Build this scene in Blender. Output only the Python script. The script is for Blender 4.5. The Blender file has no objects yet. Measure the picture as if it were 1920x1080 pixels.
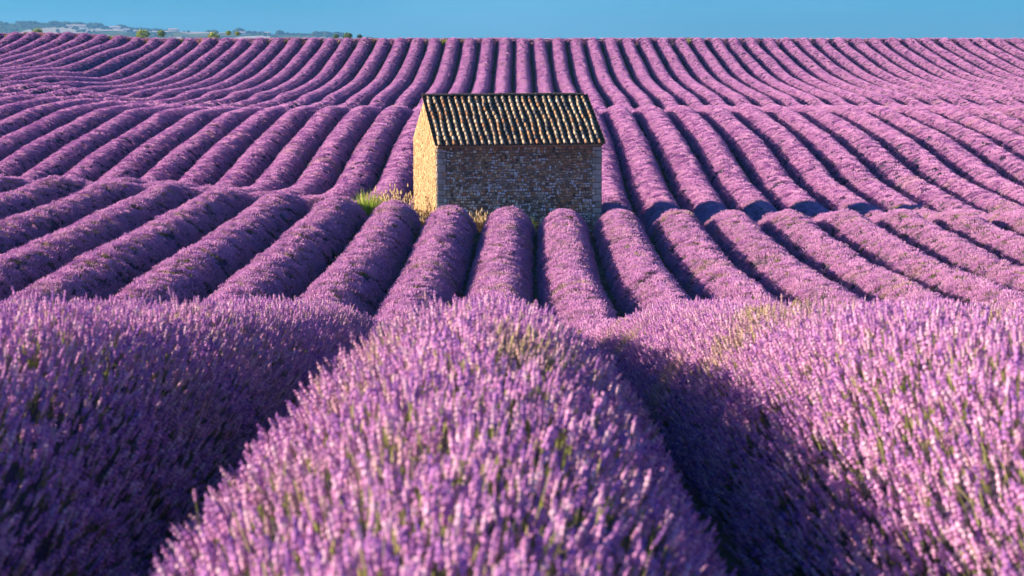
import bpy, math, random
import numpy as np
from mathutils import Vector, Matrix

SC = bpy.context.scene
COL = SC.collection
R = math.radians
rng = np.random.default_rng(11)
random.seed(11)

# ------------------------------------------------------------------ camera, sky, sun, exposure
F = 3400.0            # focal length in photograph pixels (1920 wide)
CAMZ = 8.0            # height of the eye
YH = 76.0             # row of the photograph that lies at eye level
PITCH = math.atan((540 - YH) / F)
TILT = (YH - 35) / F
YAW = math.atan(30 / F)
cam_d = bpy.data.cameras.new('camera')
cam_d.sensor_width = 36.0
cam_d.lens = 36.0 * F / 1920.0
cam_d.clip_start = 0.1
cam_d.clip_end = 40000
cam_d.dof.use_dof = True
cam_d.dof.focus_distance = 58.0
cam_d.dof.aperture_fstop = 6.0
cam = bpy.data.objects.new('camera', cam_d)
cam.location = (0, 0, CAMZ)
cam.rotation_euler = (math.pi / 2 - PITCH, 0, YAW)
COL.objects.link(cam)
SC.camera = cam

SUN_EL, SUN_AZ = R(16.5), R(-3)      # azimuth measured from -X (the left), positive = behind the hut
sdir = Vector((-math.cos(SUN_EL) * math.cos(SUN_AZ), math.cos(SUN_EL) * math.sin(SUN_AZ), math.sin(SUN_EL)))
sun_d = bpy.data.lights.new('sun', 'SUN')
sun_d.energy = 5.0
sun_d.angle = R(0.6)
sun_d.color = (1.0, 0.80, 0.64)
sun = bpy.data.objects.new('sun', sun_d)
sun.rotation_euler = sdir.to_track_quat('Z', 'Y').to_euler()
COL.objects.link(sun)

world = bpy.data.worlds.new('World')
SC.world = world
world.use_nodes = True
wt = world.node_tree
wt.nodes.clear()
wo = wt.nodes.new('ShaderNodeOutputWorld')
bg = wt.nodes.new('ShaderNodeBackground')
sky = wt.nodes.new('ShaderNodeTexSky')
sky.sky_type = 'NISHITA'
sky.sun_disc = False
sky.sun_elevation = SUN_EL
sky.sun_rotation = math.atan2(sdir.x, sdir.y)
sky.air_density = 1.0
sky.dust_density = 0.0
sky.ozone_density = 3.0
sky.altitude = 1500
hs = wt.nodes.new('ShaderNodeHueSaturation')
hs.inputs['Saturation'].default_value = 1.0
hs.inputs['Value'].default_value = 1.0
tint = wt.nodes.new('ShaderNodeMixRGB')
tint.blend_type = 'MULTIPLY'
tint.inputs[0].default_value = 1.0
tint.inputs[2].default_value = (0.08, 0.38, 0.70, 1)
# thin cirrus veils
wtc = wt.nodes.new('ShaderNodeTexCoord')
wmap = wt.nodes.new('ShaderNodeMapping')
wmap.inputs['Scale'].default_value = (3.0, 3.0, 14.0)
wn = wt.nodes.new('ShaderNodeTexNoise')
wn.inputs['Scale'].default_value = 1.6
wn.inputs['Detail'].default_value = 5
wr = wt.nodes.new('ShaderNodeMapRange')
wr.inputs['From Min'].default_value = 0.42
wr.inputs['From Max'].default_value = 0.85
wr.inputs['To Max'].default_value = 0.35
cl = wt.nodes.new('ShaderNodeMixRGB')
cl.inputs[2].default_value = (1.7, 3.9, 5.6, 1)
L = wt.links.new
L(wtc.outputs['Generated'], wmap.inputs['Vector'])
L(wmap.outputs[0], wn.inputs['Vector'])
L(wn.outputs['Fac'], wr.inputs['Value'])
L(sky.outputs[0], hs.inputs['Color'])
L(hs.outputs[0], tint.inputs[1])
L(wr.outputs[0], cl.inputs[0])
L(tint.outputs[0], cl.inputs[1])
L(cl.outputs[0], bg.inputs['Color'])
bg.inputs['Strength'].default_value = 0.09
L(bg.outputs[0], wo.inputs['Surface'])

SC.view_settings.view_transform = 'Standard'
SC.view_settings.look = 'None'
SC.view_settings.gamma = 1
SC.view_settings.use_curve_mapping = False
SC.view_settings.exposure = 1.2
SC.render.engine = 'CYCLES'
SC.cycles.use_denoising = True
SC.cycles.max_bounces = 5
SC.cycles.diffuse_bounces = 3
SC.cycles.glossy_bounces = 1
SC.cycles.transmission_bounces = 2
SC.cycles.volume_bounces = 0
SC.cycles.transparent_max_bounces = 4
SC.cycles.use_adaptive_sampling = True
SC.cycles.adaptive_threshold = 0.02

# ------------------------------------------------------------------ helpers
def tag(o, label=None, cat=None, group=None, kind=None):
    if label: o['label'] = label
    if cat: o['category'] = cat
    if group: o['group'] = group
    if kind: o['kind'] = kind
    return o

def mesh_obj(name, verts, faces, mats, parent=None, smooth=False, mat_idx=None):
    me = bpy.data.meshes.new(name)
    me.from_pydata([tuple(v) for v in verts], [], [tuple(f) for f in faces])
    for m in (mats if isinstance(mats, (list, tuple)) else [mats]):
        me.materials.append(m)
    if mat_idx is not None:
        me.polygons.foreach_set('material_index', np.asarray(mat_idx, dtype=np.int32))
    if smooth:
        me.polygons.foreach_set('use_smooth', np.ones(len(me.polygons), dtype=bool))
    me.update()
    o = bpy.data.objects.new(name, me)
    COL.objects.link(o)
    if parent: o.parent = parent
    return o

def set_colour(me, cols):
    a = me.color_attributes.new('tint', 'FLOAT_COLOR', 'POINT')
    c = np.ones((len(me.vertices), 4), dtype=np.float32)
    c[:, :3] = cols
    a.data.foreach_set('color', c.ravel())

def new_mat(name):
    m = bpy.data.materials.new(name)
    m.use_nodes = True
    nt = m.node_tree
    nt.nodes.clear()
    out = nt.nodes.new('ShaderNodeOutputMaterial')
    return m, nt, out

def N(nt, t, **kw):
    n = nt.nodes.new(t)
    for k, v in kw.items():
        if k in n.inputs: n.inputs[k].default_value = v
        else: setattr(n, k, v)
    return n

def ramp(nt, stops):
    r = nt.nodes.new('ShaderNodeValToRGB')
    e = r.color_ramp.elements
    while len(e) < len(stops): e.new(0.5)
    for i, (p, c) in enumerate(stops):
        e[i].position = p
        e[i].color = (*c, 1)
    return r

def smooth_noise(x, y, seed=0):
    """cheap value noise, numpy arrays"""
    xi = np.floor(x).astype(np.int64); yi = np.floor(y).astype(np.int64)
    fx = x - xi; fy = y - yi
    fx = fx * fx * (3 - 2 * fx); fy = fy * fy * (3 - 2 * fy)
    def h(a, b):
        n = (a * 374761393 + b * 668265263 + seed * 974634777) & 0xFFFFFFFF
        n = ((n ^ (n >> 13)) * 1274126177) & 0xFFFFFFFF
        return ((n ^ (n >> 16)) & 0xFFFF) / 65535.0
    return ((h(xi, yi) * (1 - fx) + h(xi + 1, yi) * fx) * (1 - fy) + (h(xi, yi + 1) * (1 - fx) + h(xi + 1, yi + 1) * fx) * fy)

# pixel of the photograph + depth along the lens axis -> place in the field
cF = Vector((-math.sin(YAW) * math.cos(PITCH), math.cos(YAW) * math.cos(PITCH), -math.sin(PITCH)))
cR = Vector((math.cos(YAW), math.sin(YAW), 0))
cU = cR.cross(cF)
def place(x, y, zc):
    return Vector((0, 0, CAMZ)) + zc * (cF + (x - 960) / F * cR - (y - 540) / F * cU)

# ------------------------------------------------------------------ the lie of the land
SP = 1.8              # row spacing
LV = 0.42             # measured points lie this high on the rows
def PS(x, y, ps): return place(x, y, F * SP / ps)
prof = []
for y, ps in [(1000, 1180), (850, 960), (750, 655), (662, 372)]:
    p = PS(990, y, ps); prof.append((p.y, p.z - LV))
prof.append((25.0, CAMZ - 5.0 + 25 * TILT)); prof.append((33.0, CAMZ - 6.35 + 33 * TILT))
for y, ps in [(560, 149), (512, 131), (475, 120.5), (435, 110), (419, 107)]:
    p = PS(990, y, ps); prof.append((p.y, p.z - LV))
prof.append((61.5, CAMZ - 7.45 + 61.5 * TILT))
for y, ps in [(404, 92.3), (372, 85.5), (355, 82), (311, 76.3), (267, 70.6), (240, 65.8), (222, 62.6), (214, 61)]:
    p = PS(990, y, ps); prof.append((p.y, p.z - LV))
prof.append((108, CAMZ - 6.0 + 108 * TILT)); prof.append((118, CAMZ - 6.85 + 118 * TILT))
for y, ps in [(206, 46.8), (190, 45), (175, 42), (156, 38.9), (132, 36.5), (115.6, 35.3), (85, 33.2), (77, 32.85)]:
    p = PS(990, y, ps); prof.append((p.y, p.z - LV))
prof.append((192, CAMZ - 0.45)); prof.append((205, CAMZ - 1.4)); prof.append((235, CAMZ - 4.2))
prof.append((300, CAMZ - 9)); prof.append((500, CAMZ - 14)); prof.append((900, CAMZ - 40)); prof.append((1600, CAMZ - 62)); prof.append((40000, CAMZ - 62))
prof = [(-400, CAMZ - 1.7), (-20, CAMZ - 1.7), (1.0, CAMZ - 1.78)] + prof
prof.sort()
PY = np.array([p[0] for p in prof]); PZ = np.array([p[1] for p in prof])
def pchip_slopes(x, y):
    h = np.diff(x); d = np.diff(y) / h
    m = np.zeros(len(x))
    m[0], m[-1] = d[0], d[-1]
    for i in range(1, len(x) - 1):
        if d[i - 1] * d[i] > 0:
            w1 = 2 * h[i] + h[i - 1]; w2 = h[i] + 2 * h[i - 1]
            m[i] = (w1 + w2) / (w1 / d[i - 1] + w2 / d[i])
    return m
PM = pchip_slopes(PY, PZ)
def profile(y):
    y = np.clip(y, PY[0], PY[-1])
    i = np.clip(np.searchsorted(PY, y) - 1, 0, len(PY) - 2)
    h = PY[i + 1] - PY[i]; t = (y - PY[i]) / h
    return ((2 * t**3 - 3 * t**2 + 1) * PZ[i] + (t**3 - 2 * t**2 + t) * h * PM[i] + (-2 * t**3 + 3 * t**2) * PZ[i + 1] + (t**3 - t**2) * h * PM[i + 1])
_py = np.linspace(0, 210, 2101); _pz = profile(_py)
_k = np.hanning(41); _k /= _k.sum()
_pzs = np.convolve(np.pad(_pz, 20, mode='edge'), _k, mode='valid')
def base_z(y):
    s = np.interp(y, _py, _pzs)
    w = np.clip((y - 2) / 3, 0, 1) * np.clip((200 - y) / 6, 0, 1)
    return profile(y) * (1 - w) + s * w

# places where the left of the field departs from that profile
res = []
for x, y, ps in [(125, 415, 125), (165, 465, 139.8), (330, 465, 134.7), (493, 465, 127), (200, 540, 161), (390, 540, 153.8), (405, 415, 119), (540, 415, 115),
                 (670, 415, 110.3), (480, 372, 104), (375, 365, 104), (300, 355, 100), (0, 400, 125),
                 (94, 333, 75.3), (174, 334, 74.9), (407, 323, 73.8), (551, 323, 74.4), (691, 323, 76.7), (53, 273, 67.4), (178, 273, 68.2), (313, 273, 68.3), (448, 273, 68.6),
                 (44, 231.7, 63.5), (171, 231.7, 63.5), (0, 202.5, 58.6), (0, 190.5, 55.3), (0, 178, 52.4), (0, 165.5, 49.7), (0, 156, 47.4), (0, 143, 43.5), (0, 121, 38), (0, 100, 35), (0, 221, 62.3), (0, 256.7, 66.4),
                 (240, 180.8, 44.9), (302.5, 167, 41.2), (337, 155.8, 39.1), (420, 171, 41.6), (351, 192, 46.6), (480, 199.6, 47.7), (535, 178, 42.5)]:
    p = PS(x, y, ps)
    res.append((p.x, p.y, p.z - LV - float(base_z(np.array(p.y)))))
for yy in np.arange(4, 190, 6):
    for xx in (0, 6, 14, 30, 50):
        res.append((xx if xx <= 0.3 * yy + 6 else 0.3 * yy + 6, yy, 0.0))
    if 20 < yy < 60: res.append((-3, yy, 0.0))
    if yy > 62: res.append((-6, yy, 0.0))
    if yy < 34: res.append((-5, yy, 0.0)); res.append((-9, yy, 0.1))
RES = np.array(res)
def residual(x, y):
    x = np.asarray(x, dtype=float); y = np.asarray(y, dtype=float)
    num = np.zeros(np.broadcast(x, y).shape); den = np.full(num.shape, 0.02)
    for rx, ry, rz in RES:
        sy = 5.0 + 0.03 * ry
        w = np.exp(-((x - rx) / 5.0) ** 2 - ((y - ry) / sy) ** 2)
        num += w * rz; den += w
    return num / den
GX = np.arange(-75, 75.1, 1.5); GY = np.arange(-6, 222.1, 1.0)
_gx, _gy = np.meshgrid(GX, GY)
RESG = residual(_gx, _gy)
def ground_z(x, y):
    x = np.asarray(x, dtype=float); y = np.asarray(y, dtype=float)
    u = np.clip((x - GX[0]) / 1.5, 0, len(GX) - 1.001); v = np.clip((y - GY[0]), 0, len(GY) - 1.001)
    i = u.astype(int); j = v.astype(int); fu = u - i; fv = v - j
    r = (RESG[j, i] * (1 - fu) + RESG[j, i + 1] * fu) * (1 - fv) + (RESG[j + 1, i] * (1 - fu) + RESG[j + 1, i + 1] * fu) * fv
    r = r * np.clip((215 - y) / 15, 0, 1)
    return base_z(y) + r
def gz(x, y): return float(ground_z(np.array([x]), np.array([y]))[0])

# ------------------------------------------------------------------ materials
def noise_mat(name, stops, scale=4.0, detail=6, rough=0.95, bump=0.0, bump_scale=None, vec='Object', dist=0.05):
    m, nt, out = new_mat(name)
    b = N(nt, 'ShaderNodeBsdfPrincipled', Roughness=rough)
    b.inputs['Specular IOR Level'].default_value = 0.15
    tc = N(nt, 'ShaderNodeTexCoord')
    n = N(nt, 'ShaderNodeTexNoise', Scale=scale, Detail=detail)
    nt.links.new(tc.outputs[vec], n.inputs['Vector'])
    r = ramp(nt, stops)
    nt.links.new(n.outputs['Fac'], r.inputs[0])
    nt.links.new(r.outputs[0], b.inputs['Base Color'])
    if bump:
        n2 = N(nt, 'ShaderNodeTexNoise', Scale=bump_scale or scale * 4, Detail=6)
        nt.links.new(tc.outputs[vec], n2.inputs['Vector'])
        bp = N(nt, 'ShaderNodeBump', Strength=bump, Distance=dist)
        nt.links.new(n2.outputs['Fac'], bp.inputs['Height'])
        nt.links.new(bp.outputs[0], b.inputs['Normal'])
    nt.links.new(b.outputs[0], out.inputs['Surface'])
    return m

M_soil = noise_mat('dry_stony_soil', [(0.3, (0.10, 0.07, 0.05)), (0.55, (0.16, 0.12, 0.085)), (0.75, (0.23, 0.18, 0.13))], scale=1.2, bump=0.6, bump_scale=9)
M_body = noise_mat('lavender_foliage', [(0.3, (0.06, 0.045, 0.10)), (0.55, (0.10, 0.07, 0.13)), (0.75, (0.11, 0.11, 0.08))], scale=5, bump=1.0, bump_scale=30, dist=0.08)

def flower_mat(name, seed_shift=0.0):
    """petals: violet to lilac by plant and by spike, yellow-green where a plant is not yet in bloom"""
    m, nt, out = new_mat(name)
    oi = N(nt, 'ShaderNodeObjectInfo')
    geo = N(nt, 'ShaderNodeTexCoord')
    n = N(nt, 'ShaderNodeTexNoise', Scale=34.0, Detail=2)
    nt.links.new(geo.outputs['Object'], n.inputs['Vector'])
    mixv = N(nt, 'ShaderNodeMath', operation='MULTIPLY_ADD')
    av = N(nt, 'ShaderNodeAttribute', attribute_type='INSTANCER', attribute_name='vary')
    gt = N(nt, 'ShaderNodeMath', operation='GREATER_THAN'); gt.inputs[1].default_value = 0.001
    mv = N(nt, 'ShaderNodeMix')
    nt.links.new(av.outputs['Fac'], gt.inputs[0]); nt.links.new(gt.outputs[0], mv.inputs[0])
    nt.links.new(oi.outputs['Random'], mv.inputs[2]); nt.links.new(av.outputs['Fac'], mv.inputs[3])
    nt.links.new(mv.outputs[0], mixv.inputs[0])
    mixv.inputs[1].default_value = 0.55
    sub = N(nt, 'ShaderNodeMath', operation='MULTIPLY_ADD')
    nt.links.new(n.outputs['Fac'], sub.inputs[0]); sub.inputs[1].default_value = 1.5; sub.inputs[2].default_value = -0.5
    nt.links.new(sub.outputs[0], mixv.inputs[2])
    r = ramp(nt, [(0.05, (0.23, 0.105, 0.45)), (0.4, (0.56, 0.26, 0.63)), (0.75, (0.83, 0.42, 0.70)), (1.0, (0.93, 0.68, 0.80))])
    nt.links.new(mixv.outputs[0], r.inputs[0])
    at = N(nt, 'ShaderNodeAttribute', attribute_type='INSTANCER', attribute_name='bloom')
    mg = N(nt, 'ShaderNodeMixRGB')
    mg.inputs[2].default_value = (0.56, 0.50, 0.17, 1)
    nt.links.new(at.outputs['Fac'], mg.inputs[0])
    nt.links.new(r.outputs[0], mg.inputs[1])
    d = N(nt, 'ShaderNodeBsdfDiffuse')
    t = N(nt, 'ShaderNodeBsdfTranslucent')
    mx = N(nt, 'ShaderNodeMixShader')
    mx.inputs[0].default_value = 0.20
    nt.links.new(mg.outputs[0], d.inputs['Color'])
    nt.links.new(mg.outputs[0], t.inputs['Color'])
    nt.links.new(d.outputs[0], mx.inputs[1]); nt.links.new(t.outputs[0], mx.inputs[2])
    nt.links.new(mx.outputs[0], out.inputs['Surface'])
    return m
M_flower = flower_mat('lavender_petals')
def stem_mat():
    m, nt, out = new_mat('lavender_stem')
    oi = N(nt, 'ShaderNodeObjectInfo')
    r = ramp(nt, [(0.0, (0.18, 0.22, 0.07)), (0.5, (0.34, 0.36, 0.11)), (1.0, (0.46, 0.42, 0.18))])
    nt.links.new(oi.outputs['Random'], r.inputs[0])
    d = N(nt, 'ShaderNodeBsdfDiffuse')
    nt.links.new(r.outputs[0], d.inputs['Color'])
    nt.links.new(d.outputs[0], out.inputs['Surface'])
    return m
M_stem = stem_mat()

# ------------------------------------------------------------------ flower spikes and tufts (meshes that the rows share)
def spike_geo(V, Fc, MI, base, tip_dir, length, head, width, seg, whorls, stem_w, rs, with_stem=True):
    """one stem with a whorled flower head, from base along tip_dir"""
    z = tip_dir.normalized()
    x = z.orthogonal().normalized(); y = z.cross(x)
    bend = (x * rs.uniform(-1, 1) + y * rs.uniform(-1, 1)) * length * 0.06
    def at(s): return base + z * (length * s) + bend * (s * s)
    hs_ = 1 - head / length
    if with_stem:
        i0 = len(V)
        for s in (0.0, hs_):
            c = at(s)
            for k in range(3):
                a = k * 2.0944
                V.append(c + (x * math.cos(a) + y * math.sin(a)) * stem_w)
        for k in range(3):
            k2 = (k + 1) % 3
            Fc.append((i0 + k, i0 + k2, i0 + 3 + k2, i0 + 3 + k)); MI.append(1)
    rings = []
    if whorls <= 1:
        prof_ = [(0.0, 0.35), (0.35, 1.0), (1.0, 0.0)]
    else:
        prof_ = []
        for w in range(whorls):
            t0 = w / whorls
            env = 0.75 + 0.45 * math.sin(math.pi * min(1, t0 + 0.12)) - 0.25 * t0
            prof_.append((t0, 0.38 * env))
            prof_.append((t0 + 0.5 / whorls, env * rs.uniform(0.85, 1.15)))
        prof_.append((1.0, 0.12))
    prev = None
    for t, rr in prof_:
        c = at(hs_ + (1 - hs_) * t)
        if rr == 0.0:
            i0 = len(V); V.append(c)
            for k in range(seg): Fc.append((prev + k, prev + (k + 1) % seg, i0)); MI.append(0)
            break
        i0 = len(V); tw = rs.uniform(0, 1)
        for k in range(seg):
            a = (k + (tw * 0.4 if whorls > 1 else 0)) * 2 * math.pi / seg
            q = rr * width * (rs.uniform(0.7, 1.25) if whorls > 1 else 1.0)
            V.append(c + (x * math.cos(a) + y * math.sin(a)) * q + z * (rs.uniform(-.003, .003) if whorls > 1 else 0))
        if prev is not None:
            for k in range(seg):
                k2 = (k + 1) % seg
                Fc.append((prev + k, prev + k2, i0 + k2, i0 + k)); MI.append(0)
        prev = i0

protos = []
def proto(name, V, Fc, MI):
    me = bpy.data.meshes.new(name)
    me.from_pydata([tuple(v) for v in V], [], Fc)
    me.materials.append(M_flower); me.materials.append(M_stem)
    me.polygons.foreach_set('material_index', np.array(MI, dtype=np.int32))
    me.update()
    o = bpy.data.objects.new(name, me)
    protos.append(o)
    return o
rs = random.Random(5)
for v in range(5):            # 0..4 : single spikes with whorls, tip at the origin
    V, Fc, MI = [], [], []
    Ls = 0.27
    spike_geo(V, Fc, MI, Vector((0, 0, -Ls)), Vector((0, 0, 1)), Ls, rs.uniform(0.035, 0.065), 0.0066, 6, 4, 0.0016, rs)
    proto('flower_spike_%s' % 'abcde'[v], V, Fc, MI)
def tuft(name, n, rad, head, width, seg, whorls, length, stems, splay):
    V, Fc, MI = [], [], []
    for i in range(n):
        a = rs.uniform(0, 6.283); r_ = rad * math.sqrt(rs.random())
        lift = rs.uniform(-0.045, 0.02)
        d = Vector((math.cos(a) * r_ / rad * splay + rs.gauss(0, .12), math.sin(a) * r_ / rad * splay + rs.gauss(0, .12), 1)).normalized()
        tip = Vector((math.cos(a) * r_, math.sin(a) * r_, lift))
        spike_geo(V, Fc, MI, tip - d * length, d, length, head * rs.uniform(.75, 1.25), width * rs.uniform(.8, 1.2), seg, whorls, 0.0022, rs, stems)
    proto(name, V, Fc, MI)
for v in range(3): tuft('tuft_near', 32, 0.17, 0.07, 0.0095, 4, 1, 0.20, True, 0.35)          # 5,6,7
for v in range(3): tuft('tuft_mid', 36, 0.22, 0.08, 0.0115, 3, 1, 0.17, False, 0.35)           # 8,9,10
for v in range(2): tuft('tuft_far', 36, 0.28, 0.09, 0.0165, 3, 1, 0.15, False, 0.35)            # 11,12

# geometry-nodes group: stand a spike or tuft on every point
ng = bpy.data.node_groups.new('stand_flowers', 'GeometryNodeTree')
ng.interface.new_socket('Geometry', in_out='INPUT', socket_type='NodeSocketGeometry')
ng.interface.new_socket('Geometry', in_out='OUTPUT', socket_type='NodeSocketGeometry')
gi = ng.nodes.new('NodeGroupInput'); go = ng.nodes.new('NodeGroupOutput')
g2i = ng.nodes.new('GeometryNodeGeometryToInstance')
for o in reversed(protos):
    inf = ng.nodes.new('GeometryNodeObjectInfo')
    inf.inputs['Object'].default_value = o
    inf.inputs['As Instance'].default_value = True
    ng.links.new(inf.outputs['Geometry'], g2i.inputs[0])
def named(nm, typ):
    n = ng.nodes.new('GeometryNodeInputNamedAttribute'); n.data_type = typ
    n.inputs['Name'].default_value = nm
    return n
iop = ng.nodes.new('GeometryNodeInstanceOnPoints')
iop.inputs['Pick Instance'].default_value = True
ng.links.new(gi.outputs[0], iop.inputs['Points'])
join = ng.nodes.new('GeometryNodeJoinGeometry')
for l in list(ng.links):
    if l.to_node == g2i: ng.links.remove(l)
infos = [n for n in ng.nodes if n.bl_idname == 'GeometryNodeObjectInfo']
for inf in infos: ng.links.new(inf.outputs['Geometry'], join.inputs[0])
ng.links.new(join.outputs[0], iop.inputs['Instance'])
ng.nodes.remove(g2i)
q = named('rot', 'QUATERNION'); ng.links.new(q.outputs['Attribute'], iop.inputs['Rotation'])
k = named('kind_index', 'INT'); ng.links.new(k.outputs['Attribute'], iop.inputs['Instance Index'])
s = named('size', 'FLOAT'); ng.links.new(s.outputs['Attribute'], iop.inputs['Scale'])
ng.links.new(iop.outputs[0], go.inputs[0])

def flower_points(name, P, Q, K, S, B, parent):
    me = bpy.data.meshes.new(name)
    me.vertices.add(len(P))
    me.vertices.foreach_set('co', P.astype(np.float32).ravel())
    a = me.attributes.new('rot', 'QUATERNION', 'POINT'); a.data.foreach_set('value', Q.astype(np.float32).ravel())
    a = me.attributes.new('kind_index', 'INT', 'POINT'); a.data.foreach_set('value', K.astype(np.int32))
    a = me.attributes.new('size', 'FLOAT', 'POINT'); a.data.foreach_set('value', S.astype(np.float32))
    a = me.attributes.new('bloom', 'FLOAT', 'POINT'); a.data.foreach_set('value', B.astype(np.float32))
    vary = np.where(K < 5, rng.uniform(.01, 1, len(K)), rng.uniform(.55, .95, len(K)))
    a = me.attributes.new('vary', 'FLOAT', 'POINT'); a.data.foreach_set('value', vary.astype(np.float32))
    o = bpy.data.objects.new(name, me)
    COL.objects.link(o)
    o.parent = parent
    o['kind'] = 'stuff'
    md = o.modifiers.new('flowers', 'NODES'); md.node_group = ng
    return o

def quats(d, psi):
    """rotate +Z onto unit vectors d after a spin psi about Z; returns wxyz"""
    c = d[:, 2]
    w = np.sqrt(np.maximum(1e-6, (1 + c) / 2)); s2 = 1 / (2 * w)
    qa = np.stack([w, -d[:, 1] * s2, d[:, 0] * s2, np.zeros_like(w)], 1)
    cw = np.cos(psi / 2); sw = np.sin(psi / 2)
    return np.stack([qa[:, 0] * cw, qa[:, 1] * cw + qa[:, 2] * sw, qa[:, 2] * cw - qa[:, 1] * sw, qa[:, 0] * sw], 1)

# ------------------------------------------------------------------ rows
LY = np.array([0, 10, 38, 48, 56, 62, 70, 80, 98, 132, 152, 165, 186, 220])
LL = np.array([.38, .37, .16, .12, .12, .20, .32, .34, .33, .33, .30, .26, .20, .2])
def row_x(m, y):
    wob = (smooth_noise(np.asarray(y) * 0.09 + 13.7 * m, np.full(np.shape(y), m * 3.1), 5) - .5) * 0.16
    return SP * (m + 0.5 + np.interp(y, LY, LL)) + wob * np.clip((np.asarray(y) - 12) / 20, 0, 1)
ROWH = 0.86; ROWW = 0.835
PLANT = 0.62
def dome(u):
    au = np.clip(np.abs(u), 0, 1)
    return (1 - au ** 2.1) ** 0.6
def row_shape(m, y):
    """(height, half width) of row m at y: a run of bushy plants"""
    k = y / PLANT + (m * 0.377) % 1
    j = np.floor(k)
    ph = k - j
    hsh = smooth_noise(j * 1.0, np.full(np.shape(j), m * 7.0), 9)
    lump = np.sin(np.pi * ph) ** 0.7
    big = smooth_noise(y * 0.3, np.full(np.shape(y), m * 5.3), 3)
    h = ROWH * (0.93 + 0.02 * lump + 0.04 * (hsh - .5) + 0.08 * big)
    w = ROWW * (0.93 + 0.02 * lump + 0.06 * (hsh - .5) + 0.04 * big)
    w = w * np.where(y < 24, 1.06, np.where(y > 100, 0.94, 1.0))
    h = np.where(y > 66, h * .35 + ROWH * .97 * .65, h)
    gap = smooth_noise(j * 1.0 + 31, np.full(np.shape(j), m * 3.0 + 2), 17)
    h = h - np.where(gap > 0.985, 0.16 * lump, 0)
    return h, w
def visible_range(m):
    ys = np.arange(-1.5, 190.0, 0.5)
    x = row_x(m, ys)
    ok = (x < 0.275 * ys + 3.4) & (x > -0.295 * ys - 3.4)
    return (ys[ok].min(), ys[ok].max()) if ok.any() else None
def greenness(x, y, m):
    """plants that carry fewer open flowers show yellow green"""
    j = np.floor(y / PLANT + (m * 0.377) % 1)
    a = smooth_noise(j * 1.0, np.full(np.shape(j), m * 11.0), 23)
    b = smooth_noise(x * 0.12, y * 0.12, 27)
    v = np.clip((a - 0.84) / 0.16, 0, 1) * np.clip((b - 0.42) / 0.3, 0, 1) * 0.75
    near = (y < 22)
    c = smooth_noise(x * 3.6 + 7, y * 1.7, 51) * .6 + .4 * smooth_noise(x * .8, y * .5 + 3, 52)
    return np.where(near, np.clip(v * .4 + np.clip((c - .58) / .2, 0, 1) * .65 * np.where(x < -1.2, .35, 1), 0, .85), v * np.where(y > 62, .40, .7))

def spans(m):
    vr = visible_range(m)
    if vr is None: return []
    a, b = vr; b = min(b, 188.5 + .3 * math.sin(m * 2.3))
    if m in (-2, -1, 0): return [(a, {-2: 59.6, -1: 60.0, 0: 60.4}[m], 'front'), (68.3, b, 'back')]
    if m == -3: return [(a, 59.0, 'front'), (67.0, b, 'back')]
    return [(a, b, 'full')]

ORD = ['', 'first', 'second', 'third', 'fourth', 'fifth', 'sixth', 'seventh', 'eighth', 'ninth', 'tenth', 'eleventh', 'twelfth', 'thirteenth', 'fourteenth', 'fifteenth',
       'sixteenth', 'seventeenth', 'eighteenth', 'nineteenth', 'twentieth', 'twenty-first', 'twenty-second', 'twenty-third', 'twenty-fourth', 'twenty-fifth',
       'twenty-sixth', 'twenty-seventh', 'twenty-eighth', 'twenty-ninth', 'thirtieth', 'thirty-first', 'thirty-second', 'thirty-third', 'thirty-fourth', 'thirty-fifth']
def row_label(m, part):
    if part == 'front':
        return {-1: 'broad lavender row at bottom centre of the photo, running up to the hut front',
                -2: 'lavender row with shaded flank at bottom left, ending before the hut front corner',
                0: 'lavender row with sunlit flank at bottom right, ending at the hut front',
                -3: 'lavender row ending at the green grass tuft beside the sunlit gable'}[m]
    if part == 'back':
        return {-1: 'lavender row climbing the far slope directly behind the middle of the hut roof',
                -2: 'lavender row climbing the far slope behind the left third of the hut roof',
                0: 'lavender row climbing the far slope behind the right third of the hut roof',
                -3: 'lavender row climbing the slope, starting just behind the left gable of the hut'}[m]
    if m >= 1:
        if m == 1: return 'unbroken lavender row brushing past the right corner of the stone hut'
        return '%s unbroken lavender row to the right of the stone hut' % ORD[m]
    kx = -3 - m
    return '%s unbroken lavender row to the left of the stone hut' % ORD[kx]

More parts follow.
